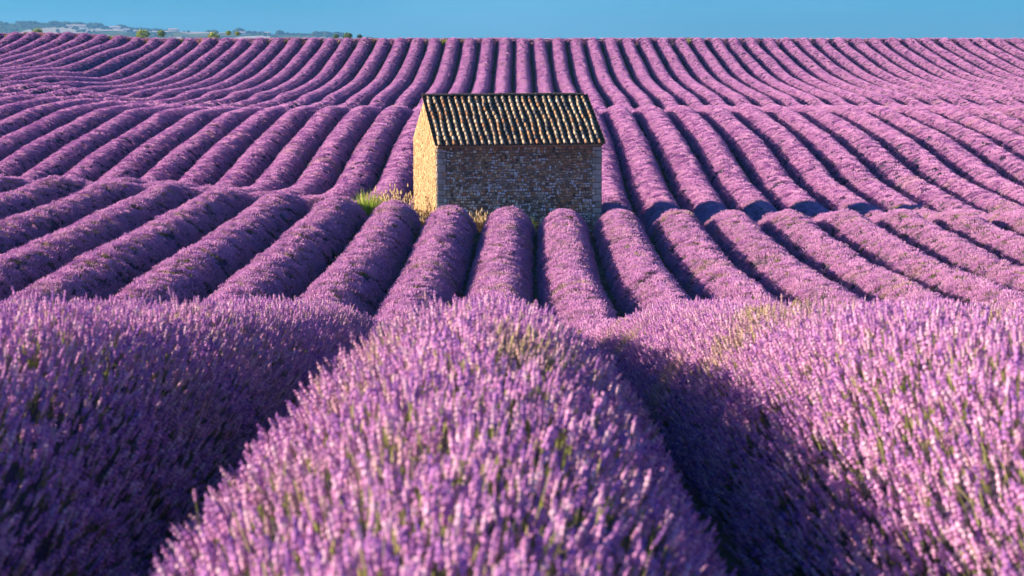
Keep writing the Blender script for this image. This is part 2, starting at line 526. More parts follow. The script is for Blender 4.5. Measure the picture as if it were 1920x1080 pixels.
NU = 11
def build_row(m, y0, y1, part):
    # body of the row: foliage under the flowers
    ys = []
    y = y0
    while y < y1:
        ys.append(y); y += 0.155 if y < 22 else (0.31 if y < 75 else 0.62)
    ys.append(y1); ys = np.array(ys)
    h, w = row_shape(m, ys)
    e = np.clip(np.minimum(ys - y0, y1 - ys) / 0.55, 0, 1); e = np.sqrt(np.clip(1 - (1 - e) ** 2, 0, 1))
    e_f = np.where((y0 > 30) | (ys > (y0 + y1) / 2), e, 1)
    xc = row_x(m, ys)
    u = np.linspace(-1, 1, NU)
    su = np.sign(u) * np.abs(u) ** 0.8
    X = xc[:, None] + su[None, :] * (w * (0.55 + 0.45 * e_f))[:, None] * 0.9
    G = ground_z(X, np.repeat(ys[:, None], NU, 1))
    nz = smooth_noise(X * 6, np.repeat(ys[:, None], NU, 1) * 6, 41) * 0.07
    Z = G + dome(u)[None, :] * (h * (0.25 + 0.75 * e_f) * 0.84 - 0.07)[:, None] + nz * dome(u)[None, :] - 0.04 * (np.abs(u) > .99)[None, :]
    V = np.stack([X, np.repeat(ys[:, None], NU, 1), Z], 2).reshape(-1, 3)
    n = len(ys)
    Fc = [(i * NU + k, i * NU + k + 1, (i + 1) * NU + k + 1, (i + 1) * NU + k) for i in range(n - 1) for k in range(NU - 1)]
    Fc.append(tuple(range(NU))[::-1]); Fc.append(tuple((n - 1) * NU + k for k in range(NU)))
    o = mesh_obj('lavender_row', V, Fc, M_body, smooth=True)
    tag(o, row_label(m, part), 'lavender row', 'parallel rows of lavender running over the rolling field')
    # flowers
    Ps, Qs, Ks, Ss, Bs = [], [], [], [], []
    def scatter(a, b, dens, kinds, jit, splay, size, inner=0.0):
        if b <= a: return
        cnt = int((b - a) * 2.25 * dens)
        if cnt < 1: return
        yy = rng.uniform(a, b, cnt)
        t = rng.uniform(-1, 1, cnt)
        uu = np.sin(t * 1.5) * 0.997
        hh, ww = row_shape(m, yy)
        ee = np.clip(np.minimum(yy - y0, y1 - yy) / 0.55, 0, 1)
        ee = np.sqrt(np.clip(1 - (1 - ee) ** 2, 0, 1)); ee = np.where((y0 > 30) | (yy > (y0 + y1) / 2), ee, 1)
        xx = row_x(m, yy) + uu * ww * (0.55 + 0.45 * ee)
        du = 0.02
        d0 = dome(uu)
        slope = (dome(np.clip(uu + du, -1, 1)) - dome(np.clip(uu - du, -1, 1))) / (2 * du) * hh / ww
        nx = -slope; nlen = np.sqrt(1 + nx ** 2)
        nrm = np.stack([nx / nlen, np.zeros(cnt), 1 / nlen], 1)
        zz = ground_z(xx, yy) + d0 * hh * (0.25 + 0.75 * ee) + rng.normal(0, jit, cnt)
        # spread from the heart of each plant
        kf = yy / PLANT + (m * 0.377) % 1; ph = kf - np.floor(kf) - 0.5
        d = nrm * splay + np.stack([np.zeros(cnt), ph * np.where(yy < 20, .35, .12), np.full(cnt, 1.0 - min(1.0, splay) * 0.35)], 1) + rng.normal(0, 1.0, (cnt, 3)) * np.where(yy < 20, .20, .07)[:, None]
        d /= np.linalg.norm(d, axis=1)[:, None]
        keep = d0 > 0.12
        P = np.stack([xx, yy, zz], 1)
        g = greenness(xx, yy, m)
        g = np.clip(g * rng.uniform(0.2, 1.3, cnt), 0, 0.95)
        Ps.append(P[keep]); Qs.append(quats(d, rng.uniform(0, 6.283, cnt))[keep])
        Ks.append(rng.integers(kinds[0], kinds[1] + 1, cnt)[keep]); Ss.append((size * rng.uniform(0.72, 1.28, cnt))[keep]); Bs.append(g[keep])
    a, b = y0, y1
    scatter(max(a, 0.3), min(b, 9), 1000, (0, 4), 0.042, 0.9, 1.0)
    scatter(max(a, 9), min(b, 20), 900, (0, 4), 0.04, 0.9, 1.06)
    scatter(max(a, 20), min(b, 32), 12, (5, 7), 0.02, 1.8, 1.0)
    scatter(max(a, 32), min(b, 68), 36, (5, 7), 0.030, 1.8, 0.88)
    scatter(max(a, 68), min(b, 112), 34, (8, 10), 0.024, 1.8, 0.78)
    scatter(max(a, 112), min(b, 128), 5, (11, 12), 0.02, 1.8, 1.0)
    scatter(max(a, 128), b, 26, (11, 12), 0.01, 1.8, 0.6)
    if Ps:
        P = np.concatenate(Ps); Q = np.concatenate(Qs); K = np.concatenate(Ks); S = np.concatenate(Ss); B = np.concatenate(Bs)
        # the spikes that show largest are objects of their own
        nsep = {-1: 300, -2: 150, 0: 150}.get(m, 0) if part == 'front' else 0
        if nsep:
            vx = P[:, 0] / P[:, 1]; ok = (P[:, 1] > 3.4) & (np.abs(vx + 0.009) < 0.275) & (P[:, 2] > gz(float(row_x(m, np.array(4.0))), 4.0) + 0.4)
            elev = (CAMZ - P[:, 2]) / P[:, 1]
            ok &= elev < 0.31
            idx = np.where(ok)[0]; idx = idx[np.argsort(P[idx, 1])][:nsep]
            for i in idx:
                so = bpy.data.objects.new('flower_spike', protos[int(K[i])].data)
                so.rotation_mode = 'QUATERNION'
                so.location = P[i]; so.rotation_quaternion = Q[i]; so.scale = (S[i],) * 3
                so.parent = o
                COL.objects.link(so)
            msk = np.ones(len(P), bool); msk[idx] = False
            P, Q, K, S, B = P[msk], Q[msk], K[msk], S[msk], B[msk]
        flower_points('flower_spikes', P, Q, K, S, B, o)
        return len(P)
    return 0

# ------------------------------------------------------------------ ground sheet
def axis(lo, hi, fine_lo, fine_hi, step):
    a = list(np.arange(fine_lo, fine_hi + .01, step))
    s = step; x = fine_hi
    while x < hi: s *= 1.35; x += s; a.append(min(x, hi))
    s = step; x = fine_lo
    while x > lo: s *= 1.35; x -= s; a.insert(0, max(x, lo))
    return np.array(a)
ax = axis(-5900, 5900, -66, 66, 1.5); ay = axis(-400, 6900, -6, 212, 1.0)
gx, gy = np.meshgrid(ax, ay)
gzz = ground_z(gx, gy) + (smooth_noise(gx * 0.8, gy * 0.8, 2) - .5) * 0.05 * (np.abs(gx) < 66)
V = np.stack([gx, gy, gzz], 2).reshape(-1, 3)
nx = len(ax)
Fc = [(j * nx + i, j * nx + i + 1, (j + 1) * nx + i + 1, (j + 1) * nx + i) for j in range(len(ay) - 1) for i in range(nx - 1)]
g = mesh_obj('ground', V, Fc, M_soil, smooth=True)
tag(g, kind='structure')

total = 0
for m in range(-33, 33):
    for (a, b, part) in spans(m):
        if b - a < 2: continue
        total += build_row(m, a, b, part)
# the crosswise headland row that closes the field on the skyline
def cross_row():
    xs = np.arange(-58, 56.1, 0.6); u = np.linspace(-1, 1, NU); y0 = 189.3
    G = ground_z(np.repeat(xs[:, None], NU, 1), np.full((len(xs), NU), y0))
    h = 0.62 + 0.10 * smooth_noise(xs * .5, xs * 0, 61)
    Y = y0 + u[None, :] * 0.8 + 0 * xs[:, None]
    V = np.stack([np.repeat(xs[:, None], NU, 1), Y, G + dome(u)[None, :] * h[:, None] - .05], 2).reshape(-1, 3)
    Fc = [(i * NU + k, (i + 1) * NU + k, (i + 1) * NU + k + 1, i * NU + k + 1) for i in range(len(xs) - 1) for k in range(NU - 1)]
    o = mesh_obj('lavender_row', V, Fc, M_body, smooth=True)
    tag(o, 'crosswise lavender headland row closing the field along the skyline', 'lavender row')
    n = 3200
    xx = rng.uniform(-58, 56, n); uu = np.sin(rng.uniform(-1.45, 1.45, n)); hh = 0.62 + 0.10 * smooth_noise(xx * .5, xx * 0, 61)
    P = np.stack([xx, y0 + uu * .8, ground_z(xx, np.full(n, y0)) + dome(uu) * hh + .06], 1)
    d = np.stack([rng.normal(0, .15, n), uu * .6, np.ones(n)], 1); d /= np.linalg.norm(d, axis=1)[:, None]
    flower_points('flower_spikes', P, quats(d, rng.uniform(0, 6.28, n)), rng.integers(11, 13, n), rng.uniform(.65, .95, n), np.clip(rng.normal(.05, .15, n), 0, .6), o)
cross_row()
print('flower instances', total)

# ------------------------------------------------------------------ the stone hut
TH = R(13)
HW, HD = 5.77, 4.7           # front width, depth
c0 = place(818, 271, 61.0)    # eave height at the near left corner
EAVE = c0.z
BASE = CAMZ - 7.35 + 61.5 * TILT
WH = EAVE - BASE              # wall height above local base
RISE = 1.46
hut = bpy.data.objects.new('stone_hut', None)
hut.location = (c0.x, c0.y, BASE); hut.rotation_euler = (0, 0, TH)
COL.objects.link(hut)
tag(hut, 'small rubble stone hut with tiled roof standing alone among the lavender rows', 'hut')

M_mortar = noise_mat('lime_mortar', [(0.3, (0.28, 0.19, 0.11)), (0.55, (0.42, 0.30, 0.17)), (0.8, (0.54, 0.40, 0.23))], scale=1.6, bump=0.7, bump_scale=30)
def stone_mat():
    m, nt, out = new_mat('rubble_stone')
    b = N(nt, 'ShaderNodeBsdfPrincipled', Roughness=0.9)
    b.inputs['Specular IOR Level'].default_value = 0.2
    at = N(nt, 'ShaderNodeAttribute', attribute_name='tint')
    tc = N(nt, 'ShaderNodeTexCoord')
    n = N(nt, 'ShaderNodeTexNoise', Scale=22.0, Detail=6)
    nt.links.new(tc.outputs['Object'], n.inputs['Vector'])
    mr = N(nt, 'ShaderNodeMapRange'); mr.inputs['To Min'].default_value = 0.55; mr.inputs['To Max'].default_value = 1.4
    nt.links.new(n.outputs['Fac'], mr.inputs['Value'])
    mu = N(nt, 'ShaderNodeMixRGB', blend_type='MULTIPLY'); mu.inputs[0].default_value = 1
    nt.links.new(at.outputs['Color'], mu.inputs[1]); nt.links.new(mr.outputs[0], mu.inputs[2])
    nt.links.new(mu.outputs[0], b.inputs['Base Color'])
    bp = N(nt, 'ShaderNodeBump', Strength=0.5, Distance=0.02)
    nt.links.new(n.outputs['Fac'], bp.inputs['Height']); nt.links.new(bp.outputs[0], b.inputs['Normal'])
    nt.links.new(b.outputs[0], out.inputs['Surface'])
    return m
M_stone = stone_mat()

# wall cores: one mesh per wall, 0.35 thick
T = 0.35
def prism(name, poly, thick, axis_, off, mat, parent):
    """poly in (s, z), extruded; axis_ 'x': s along local x, thickness along +y from off; 'y': s along local y, thickness +x"""
    V = []
    for d in (0, thick):
        for s_, z_ in poly:
            V.append((s_, off + d, z_) if axis_ == 'x' else (off + d, s_, z_))
    n = len(poly)
    Fc = [tuple(range(n)), tuple(range(2 * n - 1, n - 1, -1))] + [(i, i + n, (i + 1) % n + n, (i + 1) % n) for i in range(n)]
    o = mesh_obj(name, V, Fc, mat, parent)
    return o
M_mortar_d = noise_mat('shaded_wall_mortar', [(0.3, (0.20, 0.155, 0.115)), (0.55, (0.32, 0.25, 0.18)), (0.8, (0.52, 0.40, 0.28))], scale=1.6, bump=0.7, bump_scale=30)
M_mortar_g = noise_mat('sunlit_gable_render', [(0.3, (0.42, 0.28, 0.135)), (0.55, (0.49, 0.33, 0.165)), (0.8, (0.53, 0.37, 0.19))], scale=3, bump=0.5, bump_scale=20)  # golden sunlight on this gable is put into its mortar colour
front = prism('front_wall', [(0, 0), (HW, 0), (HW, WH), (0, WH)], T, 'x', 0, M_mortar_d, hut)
back = prism('rear_wall', [(0, 0), (HW, 0), (HW, WH), (0, WH)], T, 'x', HD - T, M_mortar, hut)
gab_poly = [(T + .002, 0), (HD - T - .002, 0), (HD - T - .002, WH), (HD - .01, WH + .01), (HD / 2, WH + RISE), (.01, WH + .01), (T + .002, WH)]
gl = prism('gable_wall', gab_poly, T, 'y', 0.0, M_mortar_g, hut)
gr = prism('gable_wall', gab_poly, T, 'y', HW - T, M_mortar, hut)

def stone(V, Fc, C, s0, s1, z0, z1, proud, fr, col, rs):
    """a rough stone with chamfered face; fr maps (s, z, out) to local xyz"""
    i0 = len(V); j = min(s1 - s0, z1 - z0) * 0.16
    q = lambda: rs.uniform(-j, j) * 0.7
    outer = [(s0, z0), (s1, z0), (s1, z1), (s0, z1)]
    ring = []
    for (s_, z_) in outer: ring.append((s_, z_, -0.01))
    mid = [(s0 + q() * .4, z0 + j + q()), (s0 + j + q(), z0 + q() * .4), (s1 - j + q(), z0 + q() * .4), (s1 + q() * .4, z0 + j + q()),
           (s1 + q() * .4, z1 - j + q()), (s1 - j + q(), z1 + q() * .4), (s0 + j + q(), z1 + q() * .4), (s0 + q() * .4, z1 - j + q())]
    cs, cz = (s0 + s1) / 2, (z0 + z1) / 2
    for p in mid: V.append(fr(p[0], p[1], -0.012))
    for p in mid:
        V.append(fr(cs + (p[0] - cs) * 0.93, cz + (p[1] - cz) * 0.93, proud * 0.7))
    for p in mid:
        V.append(fr(cs + (p[0] - cs) * 0.62, cz + (p[1] - cz) * 0.62, proud + rs.uniform(-.004, .006)))
    for lv in (0, 8):
        for k_ in range(8):
            k2 = (k_ + 1) % 8
            Fc.append((i0 + lv + k_, i0 + lv + k2, i0 + lv + 8 + k2, i0 + lv + 8 + k_))
    Fc.append(tuple(i0 + 16 + k_ for k_ in range(8)))
    C.extend([col] * 24)

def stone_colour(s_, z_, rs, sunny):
    if sunny:  # sunlit gable: warm light put into the stone colours
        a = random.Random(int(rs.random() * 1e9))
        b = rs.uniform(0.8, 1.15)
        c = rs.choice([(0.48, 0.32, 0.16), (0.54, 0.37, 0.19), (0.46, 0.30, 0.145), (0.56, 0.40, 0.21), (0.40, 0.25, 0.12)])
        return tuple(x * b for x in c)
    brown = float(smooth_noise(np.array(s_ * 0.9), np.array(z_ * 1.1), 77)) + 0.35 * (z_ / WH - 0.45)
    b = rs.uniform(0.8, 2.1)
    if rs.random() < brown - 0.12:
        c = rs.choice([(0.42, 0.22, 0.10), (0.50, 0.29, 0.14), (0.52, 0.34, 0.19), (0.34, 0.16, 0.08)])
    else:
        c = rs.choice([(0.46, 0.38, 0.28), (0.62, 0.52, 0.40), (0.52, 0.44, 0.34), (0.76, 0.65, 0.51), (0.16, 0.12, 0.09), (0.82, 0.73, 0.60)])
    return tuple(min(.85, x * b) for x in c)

def lay_stones(name, parent, width_at, z_top, fr, s_lo, sunny, rs, hole=None, h=(0.07, 0.11), wr=(0.07, 0.15)):
    V, Fc, C = [], [], []
    z = 0.0
    while z < z_top - 0.05:
        hh = rs.uniform(*h)
        lo, hi = width_at(z + hh)
        s_ = lo + rs.uniform(0, .03)
        while s_ < hi - 0.05:
            ww = min(rs.uniform(*wr), hi - s_)
            if ww < 0.05: break
            dz0, dz1 = rs.uniform(-.02, .03), rs.uniform(-.03, .02)
            if rs.random() > 0.03:
                stone(V, Fc, C, s_ + .011, s_ + ww - .011, z + .010 + dz0, z + hh - .010 + dz1, rs.uniform(0.012, 0.045), fr, stone_colour(s_, z, rs, sunny), rs)
            s_ += ww
        z += hh
    o = mesh_obj(name, V, Fc, M_stone, parent)
    set_colour(o.data, np.array(C))
    o['kind'] = 'stuff'
    return o
rs = random.Random(21)
Q0 = 0.34
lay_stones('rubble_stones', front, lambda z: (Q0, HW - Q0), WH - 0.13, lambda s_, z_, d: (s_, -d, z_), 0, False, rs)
def gable_w(z):
    if z < WH: return (0.02, HD - 0.02)
    t = (z - WH) / RISE
    return (0.02 + t * HD / 2, HD - 0.02 - t * HD / 2)
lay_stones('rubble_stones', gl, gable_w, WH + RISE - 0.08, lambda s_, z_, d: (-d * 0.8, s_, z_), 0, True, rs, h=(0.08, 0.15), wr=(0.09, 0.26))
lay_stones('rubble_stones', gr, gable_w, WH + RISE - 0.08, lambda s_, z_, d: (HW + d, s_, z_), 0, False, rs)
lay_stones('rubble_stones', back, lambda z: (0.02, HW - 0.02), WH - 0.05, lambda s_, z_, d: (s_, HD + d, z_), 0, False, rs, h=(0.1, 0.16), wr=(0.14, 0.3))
# corner stones, each a block of its own
for side in (0, 1):
    z = 0.0; i = 0
    while z < WH - 0.2:
        hh = rs.uniform(0.17, 0.26)
        if z + hh > WH - 0.14: hh = WH - 0.14 - z
        ww = (0.34 if i % 2 else 0.24) + rs.uniform(-.03, .0)
        V, Fc, C = [], [], []
        c = rs.choice([(0.56, 0.50, 0.40), (0.50, 0.44, 0.36), (0.62, 0.55, 0.45), (0.44, 0.38, 0.30)])
        if side == 0: stone(V, Fc, C, 0.004, ww, z + .008, z + hh - .008, 0.03, lambda s_, z_, d: (s_, -d, z_), c, rs)
        else: stone(V, Fc, C, HW - ww, HW - .004, z + .008, z + hh - .008, 0.03, lambda s_, z_, d: (s_, -d, z_), c, rs)
        if ww < Q0 - 0.06:
            s0 = ww + .01 if side == 0 else HW - Q0
            s1 = Q0 if side == 0 else HW - ww - .01
            stone(V, Fc, C, s0, s1, z + .008, z + hh * .5 - .005, 0.02, lambda s_, z_, d: (s_, -d, z_), stone_colour(s0, z, rs, False), rs)
            stone(V, Fc, C, s0, s1, z + hh * .5 + .005, z + hh - .008, 0.02, lambda s_, z_, d: (s_, -d, z_), stone_colour(s0, z, rs, False), rs)
        o = mesh_obj('corner_stone', V, Fc, M_stone, front)
        set_colour(o.data, np.array(C))
        z += hh; i += 1
# eaves course of mortar and flat stones under the tiles
V, Fc, C = [], [], []
s_ = 0.01
while s_ < HW - .05:
    ww = min(rs.uniform(.16, .3), HW - s_ - .005)
    stone(V, Fc, C, s_, s_ + ww - .012, WH - .125, WH - .055, 0.05, lambda a, b, d: (a, -d, b), rs.choice([(0.50, .33, .18), (.44, .28, .15), (.54, .38, .22)]), rs); s_ += ww
o = mesh_obj('eaves_course', V, Fc, M_stone, front); set_colour(o.data, np.array(C)); o['kind'] = 'stuff'
# small dark reddish stone set high in the sunlit gable
V = []
for d in (0.012, -0.03):
    V += [(-d, HD / 2 + .12, WH + .28), (-d, HD / 2 + .23, WH + .28), (-d, HD / 2 + .23, WH + .36), (-d, HD / 2 + .12, WH + .36)]
M_dark = noise_mat('dark_reddish_stone', [(0.3, (0.10, 0.05, 0.03)), (0.7, (0.20, 0.10, 0.06))], scale=20)
mesh_obj('reddish_stone', [(v[0] - .014, v[1], v[2]) for v in V], [(0, 1, 2, 3), (7, 6, 5, 4), (0, 4, 5, 1), (1, 5, 6, 2), (2, 6, 7, 3), (3, 7, 4, 0)], M_dark, gl)

# roof: deck, channel tiles, cover tiles
PIT = math.atan2(RISE, HD / 2)
M_deck = noise_mat('roof_mortar', [(0.3, (0.34, 0.24, 0.14)), (0.7, (0.46, 0.34, 0.20))], scale=3)
def tile_mat(name, dark):
    m, nt, out = new_mat(name)
    b = N(nt, 'ShaderNodeBsdfPrincipled', Roughness=0.85)
    b.inputs['Specular IOR Level'].default_value = 0.25
    oi = N(nt, 'ShaderNodeObjectInfo'); tc = N(nt, 'ShaderNodeTexCoord')
    n = N(nt, 'ShaderNodeTexNoise', Scale=9.0, Detail=5)
    nt.links.new(tc.outputs['Object'], n.inputs['Vector'])
    if dark:
        r = ramp(nt, [(0.35, (0.07, 0.06, 0.05)), (0.6, (0.15, 0.11, 0.08)), (0.8, (0.24, 0.16, 0.10))])
        nt.links.new(n.outputs['Fac'], r.inputs[0])
        nt.links.new(r.outputs[0], b.inputs['Base Color'])
    else:
        r = ramp(nt, [(0.0, (0.52, 0.38, 0.23)), (0.16, (0.66, 0.52, 0.34)), (0.36, (0.46, 0.24, 0.12)), (0.45, (0.60, 0.46, 0.29)), (0.6, (0.34, 0.27, 0.20)),
                      (0.77, (0.62, 0.38, 0.20)), (0.86, (0.16, 0.15, 0.15)), (0.94, (0.66, 0.58, 0.44))])
        r.color_ramp.interpolation = 'CONSTANT'
        nt.links.new(oi.outputs['Random'], r.inputs[0])
        r2 = ramp(nt, [(0.32, (0.5, 0.5, 0.5)), (0.48, (1.05, 1.03, 1)), (0.72, (1.25, 1.15, 1.0))])
        nt.links.new(n.outputs['Fac'], r2.inputs[0])
        mu = N(nt, 'ShaderNodeMixRGB', blend_type='MULTIPLY'); mu.inputs[0].default_value = 1
        nt.links.new(r.outputs[0], mu.inputs[1]); nt.links.new(r2.outputs[0], mu.inputs[2])
        nt.links.new(mu.outputs[0], b.inputs['Base Color'])
    bp = N(nt, 'ShaderNodeBump', Strength=0.4, Distance=0.01)
    nt.links.new(n.outputs['Fac'], bp.inputs['Height']); nt.links.new(bp.outputs[0], b.inputs['Normal'])
    nt.links.new(b.outputs[0], out.inputs['Surface'])
    return m
M_tile = tile_mat('weathered_clay_tile', False)
M_pan = tile_mat('shade_dark_tile', True)  # shade between tile columns put into the colour; ridge tiles share it
OV = 0.17                      # eave overhang
SL = (HD / 2 + OV) / math.cos(PIT)
V = []
def rp(s_, d, side, up):
    """point on the roof: s along the ridge, d down the slope from the ridge, up normal to it"""
    y_ = HD / 2 - d * math.cos(PIT) + 0 if side == 0 else HD / 2 + d * math.cos(PIT)
    z_ = WH + RISE - d * math.sin(PIT)
    ny = -math.sin(PIT) if side == 0 else math.sin(PIT)
    return Vector((s_, y_ + ny * up, z_ + math.cos(PIT) * up))
e0, e1 = 0.02, HW + 0.0
pts = [rp(e0, SL, 0, .012), rp(e1, SL, 0, .012), rp(e1, 0, 0, .012), rp(e0, 0, 0, .012), rp(e0, SL, 1, .012), rp(e1, SL, 1, .012),
       rp(e0, SL, 0, .055), rp(e1, SL, 0, .055), rp(e1, 0, 0, .062), rp(e0, 0, 0, .062), rp(e0, SL, 1, .055), rp(e1, SL, 1, .055)]
roof = mesh_obj('roof', pts, [(0, 3, 2, 1), (3, 4, 5, 2), (6, 7, 8, 9), (9, 8, 11, 10), (0, 1, 7, 6), (4, 10, 11, 5), (0, 6, 9, 3), (3, 9, 10, 4), (1, 2, 8, 7), (2, 5, 11, 8)], M_deck, hut)
NCOL, NT = 24, 12
SPC = (HW + 0.02) / NCOL
def half_tile(L_, r0, r1, thick, n=6, flip=False):
    V = []; Fc = []
    for (yy, rr) in ((0, r0), (L_, r1)):
        for ro in (rr, rr - thick):
            for k_ in range(n + 1):
                a = math.pi * k_ / n
                V.append((-math.cos(a) * ro, yy, (math.sin(a) * ro * 0.95) * (-1 if flip else 1)))
    m_ = n + 1
    for k_ in range(n):
        Fc.append((k_, k_ + 1, 2 * m_ + k_ + 1, 2 * m_ + k_))
        Fc.append((m_ + k_ + 1, m_ + k_, 3 * m_ + k_, 3 * m_ + k_ + 1))
        Fc.append((k_ + 1, k_, m_ + k_, m_ + k_ + 1))
        Fc.append((2 * m_ + k_, 2 * m_ + k_ + 1, 3 * m_ + k_ + 1, 3 * m_ + k_))
    Fc.append((0, 2 * m_, 3 * m_, m_)); Fc.append((n, m_ + n, 3 * m_ + n, 2 * m_ + n))
    return V, Fc
tv, tf = half_tile(0.34, 0.074, 0.060, 0.014)
tile_me = bpy.data.meshes.new('roof_tile'); tile_me.from_pydata(tv, [], tf); tile_me.materials.append(M_tile)
tile_me.polygons.foreach_set('use_smooth', np.ones(len(tile_me.polygons), dtype=bool)); tile_me.update()
EXPO = SL / NT
def tile_matrix(s_, d, side, up, tilt, spin):
    # local +y of a tile points up the slope; its mouth lies at distance d down the slope
    p = rp(s_, d, side, up)
    upv = (rp(s_, d - 1, side, up) - p).normalized()
    nrm = (rp(s_, d, side, up + 1) - p).normalized()
    xv = upv.cross(nrm)
    M = Matrix((xv, upv, nrm)).transposed().to_4x4()
    return Matrix.Translation(p) @ M @ Matrix.Rotation(spin, 4, 'Z') @ Matrix.Rotation(tilt, 4, 'X')
rt = random.Random(8)
for c_ in range(NCOL):
    sc_ = SPC * (c_ + 0.5) - 0.01; drift = rt.uniform(-.03, .03); ph = rt.uniform(0, 6)
    for t_ in range(NT):
        d = EXPO * (t_ + 1) + rt.uniform(-.012, .012) + (rt.uniform(-.01, .04) if t_ == NT - 1 else 0)
        M = tile_matrix(sc_ + drift * math.sin(t_ * .7 + ph) + rt.uniform(-.012, .012), d, 0, 0.088 + rt.uniform(0, .008), R(-2.4), rt.uniform(-.04, .04))
        o = bpy.data.objects.new('roof_tile', tile_me)
        o.matrix_local = M
        o.parent = roof
        COL.objects.link(o)
# the far slope's cover tiles, and all channel tiles
V, Fc = [], []
for c_ in range(NCOL):
    for t_ in range(NT):
        M = tile_matrix(SPC * (c_ + .5) - .01 + rt.uniform(-.01, .01), EXPO * (t_ + 1), 1, 0.088, R(-2.4), rt.uniform(-.04, .04))
        i0 = len(V); V += [M @ Vector(v) for v in tv]; Fc += [tuple(i + i0 for i in f) for f in tf]
o = mesh_obj('cover_tiles', V, Fc, M_tile, roof, smooth=True); o['kind'] = 'stuff'
pv, pf = half_tile(0.34, 0.075, 0.09, 0.014, flip=True)
V, Fc = [], []
for side in (0, 1):
    for c_ in range(side, NCOL + 1):
        for t_ in range(NT):
            M = tile_matrix(min(max(SPC * c_ - .01, -.01), HW + .01), EXPO * (t_ + 1) - .02, side, 0.135, R(-2.0), 0)
            i0 = len(V); V += [M @ Vector(v) for v in pv]; Fc += [tuple(i + i0 for i in f) for f in pf]
o = mesh_obj('channel_tiles', V, Fc, M_pan, roof, smooth=True); o['kind'] = 'stuff'
# ridge tiles
rv, rf = half_tile(0.42, 0.12, 0.105, 0.016)
ridge_me = bpy.data.meshes.new('ridge_tile'); ridge_me.from_pydata(rv, [], rf); ridge_me.materials.append(M_pan); ridge_me.update()
x_ = -0.06
while x_ < HW - .2:
    o = bpy.data.objects.new('ridge_tile', ridge_me)
    o.rotation_euler = (0, R(rt.uniform(-1, 1)), R(-90 + rt.uniform(-2, 2))); o.scale = (1.15, 1, .72)
    o.location = (x_, HD / 2, WH + RISE + 0.10 + rt.uniform(-.008, .008)); o.parent = roof
    COL.objects.link(o); x_ += 0.335

# ------------------------------------------------------------------ grasses at the foot of the hut and in the gaps
def grass_mat(name, a, b):
    m, nt, out = new_mat(name)
    at = N(nt, 'ShaderNodeAttribute', attribute_name='tint')
    d = N(nt, 'ShaderNodeBsdfDiffuse'); t = N(nt, 'ShaderNodeBsdfTranslucent'); mx = N(nt, 'ShaderNodeMixShader'); mx.inputs[0].default_value = 0.3
    nt.links.new(at.outputs['Color'], d.inputs['Color']); nt.links.new(at.outputs['Color'], t.inputs['Color'])
    nt.links.new(d.outputs[0], mx.inputs[1]); nt.links.new(t.outputs[0], mx.inputs[2]); nt.links.new(mx.outputs[0], out.inputs['Surface'])
    return m
M_grass = grass_mat('grass_blades', 0, 0)
def grass_clump(name, x, y, rx, ry, h, n, cols, label, cat, lean=0.45, seed=1, heads=0.0, parent=None, wb=0.012):
    r = random.Random(seed); V, Fc, C = [], [], []
    for i in range(n):
        a = r.uniform(0, 6.283); q = math.sqrt(r.random())
        bx, by = x + math.cos(a) * rx * q, y + math.sin(a) * ry * q
        bz = gz(bx, by) - .02
        hh = h * r.uniform(.55, 1.1) * (1 - .35 * q)
        la = a + r.gauss(0, .7); ln = hh * lean * r.uniform(.2, 1.1) * (0.4 + q)
        w_ = wb * r.uniform(.6, 1.3); pa = r.uniform(0, 6.283)
        px, py = math.cos(pa) * w_, math.sin(pa) * w_
        c = r.choice(cols); b_ = r.uniform(.75, 1.2); c = tuple(k_ * b_ for k_ in c)
        i0 = len(V)
        for t_, ws in ((0, 1), (.5, .8), (.82, .45)):
            ox, oy = math.cos(la) * ln * t_ ** 1.8, math.sin(la) * ln * t_ ** 1.8
            V.append((bx + ox - px * ws, by + oy - py * ws, bz + hh * t_)); V.append((bx + ox + px * ws, by + oy + py * ws, bz + hh * t_))
        ox, oy = math.cos(la) * ln, math.sin(la) * ln
        V.append((bx + ox, by + oy, bz + hh * .98))
        Fc += [(i0, i0 + 1, i0 + 3, i0 + 2), (i0 + 2, i0 + 3, i0 + 5, i0 + 4), (i0 + 4, i0 + 5, i0 + 6)]
        C += [c] * 7
        if r.random() < heads:
            j0 = len(V); tx, ty, tz = bx + ox, by + oy, bz + hh * .98; s_ = .03
            V += [(tx - s_, ty, tz), (tx + s_, ty, tz + .02), (tx, ty - s_, tz + .02), (tx, ty + s_, tz), (tx, ty, tz + .11), (tx, ty, tz - .05)]
            Fc += [(j0, j0 + 2, j0 + 4), (j0 + 2, j0 + 1, j0 + 4), (j0 + 1, j0 + 3, j0 + 4), (j0 + 3, j0, j0 + 4), (j0, j0 + 5, j0 + 2), (j0 + 1, j0 + 5, j0 + 3)]
            C += [(0.62, 0.50, 0.30)] * 6
    o = mesh_obj(name, V, Fc, M_grass)
    set_colour(o.data, np.array(C))
    return tag(o, label, cat)
GREEN = [(0.28, 0.40, 0.05), (0.20, 0.32, 0.04), (0.38, 0.46, 0.08), (0.33, 0.38, 0.07)]
STRAW = [(0.62, 0.46, 0.22), (0.70, 0.54, 0.30), (0.55, 0.40, 0.20), (0.48, 0.38, 0.16)]
RUST = [(0.60, 0.36, 0.16), (0.66, 0.44, 0.22), (0.45, 0.28, 0.12)]
p = place(692, 400, 60.2)
grass_clump('grass_tuft', p.x, 59.9, .46, .4, 1.5, 700, [(0.42, 0.58, 0.08), (0.34, 0.50, 0.07), (0.52, 0.60, 0.12)], 'bright green grass tuft at the end of a lavender row left of the hut', 'grass tuft', seed=2)
p = place(712, 395, 61.5)
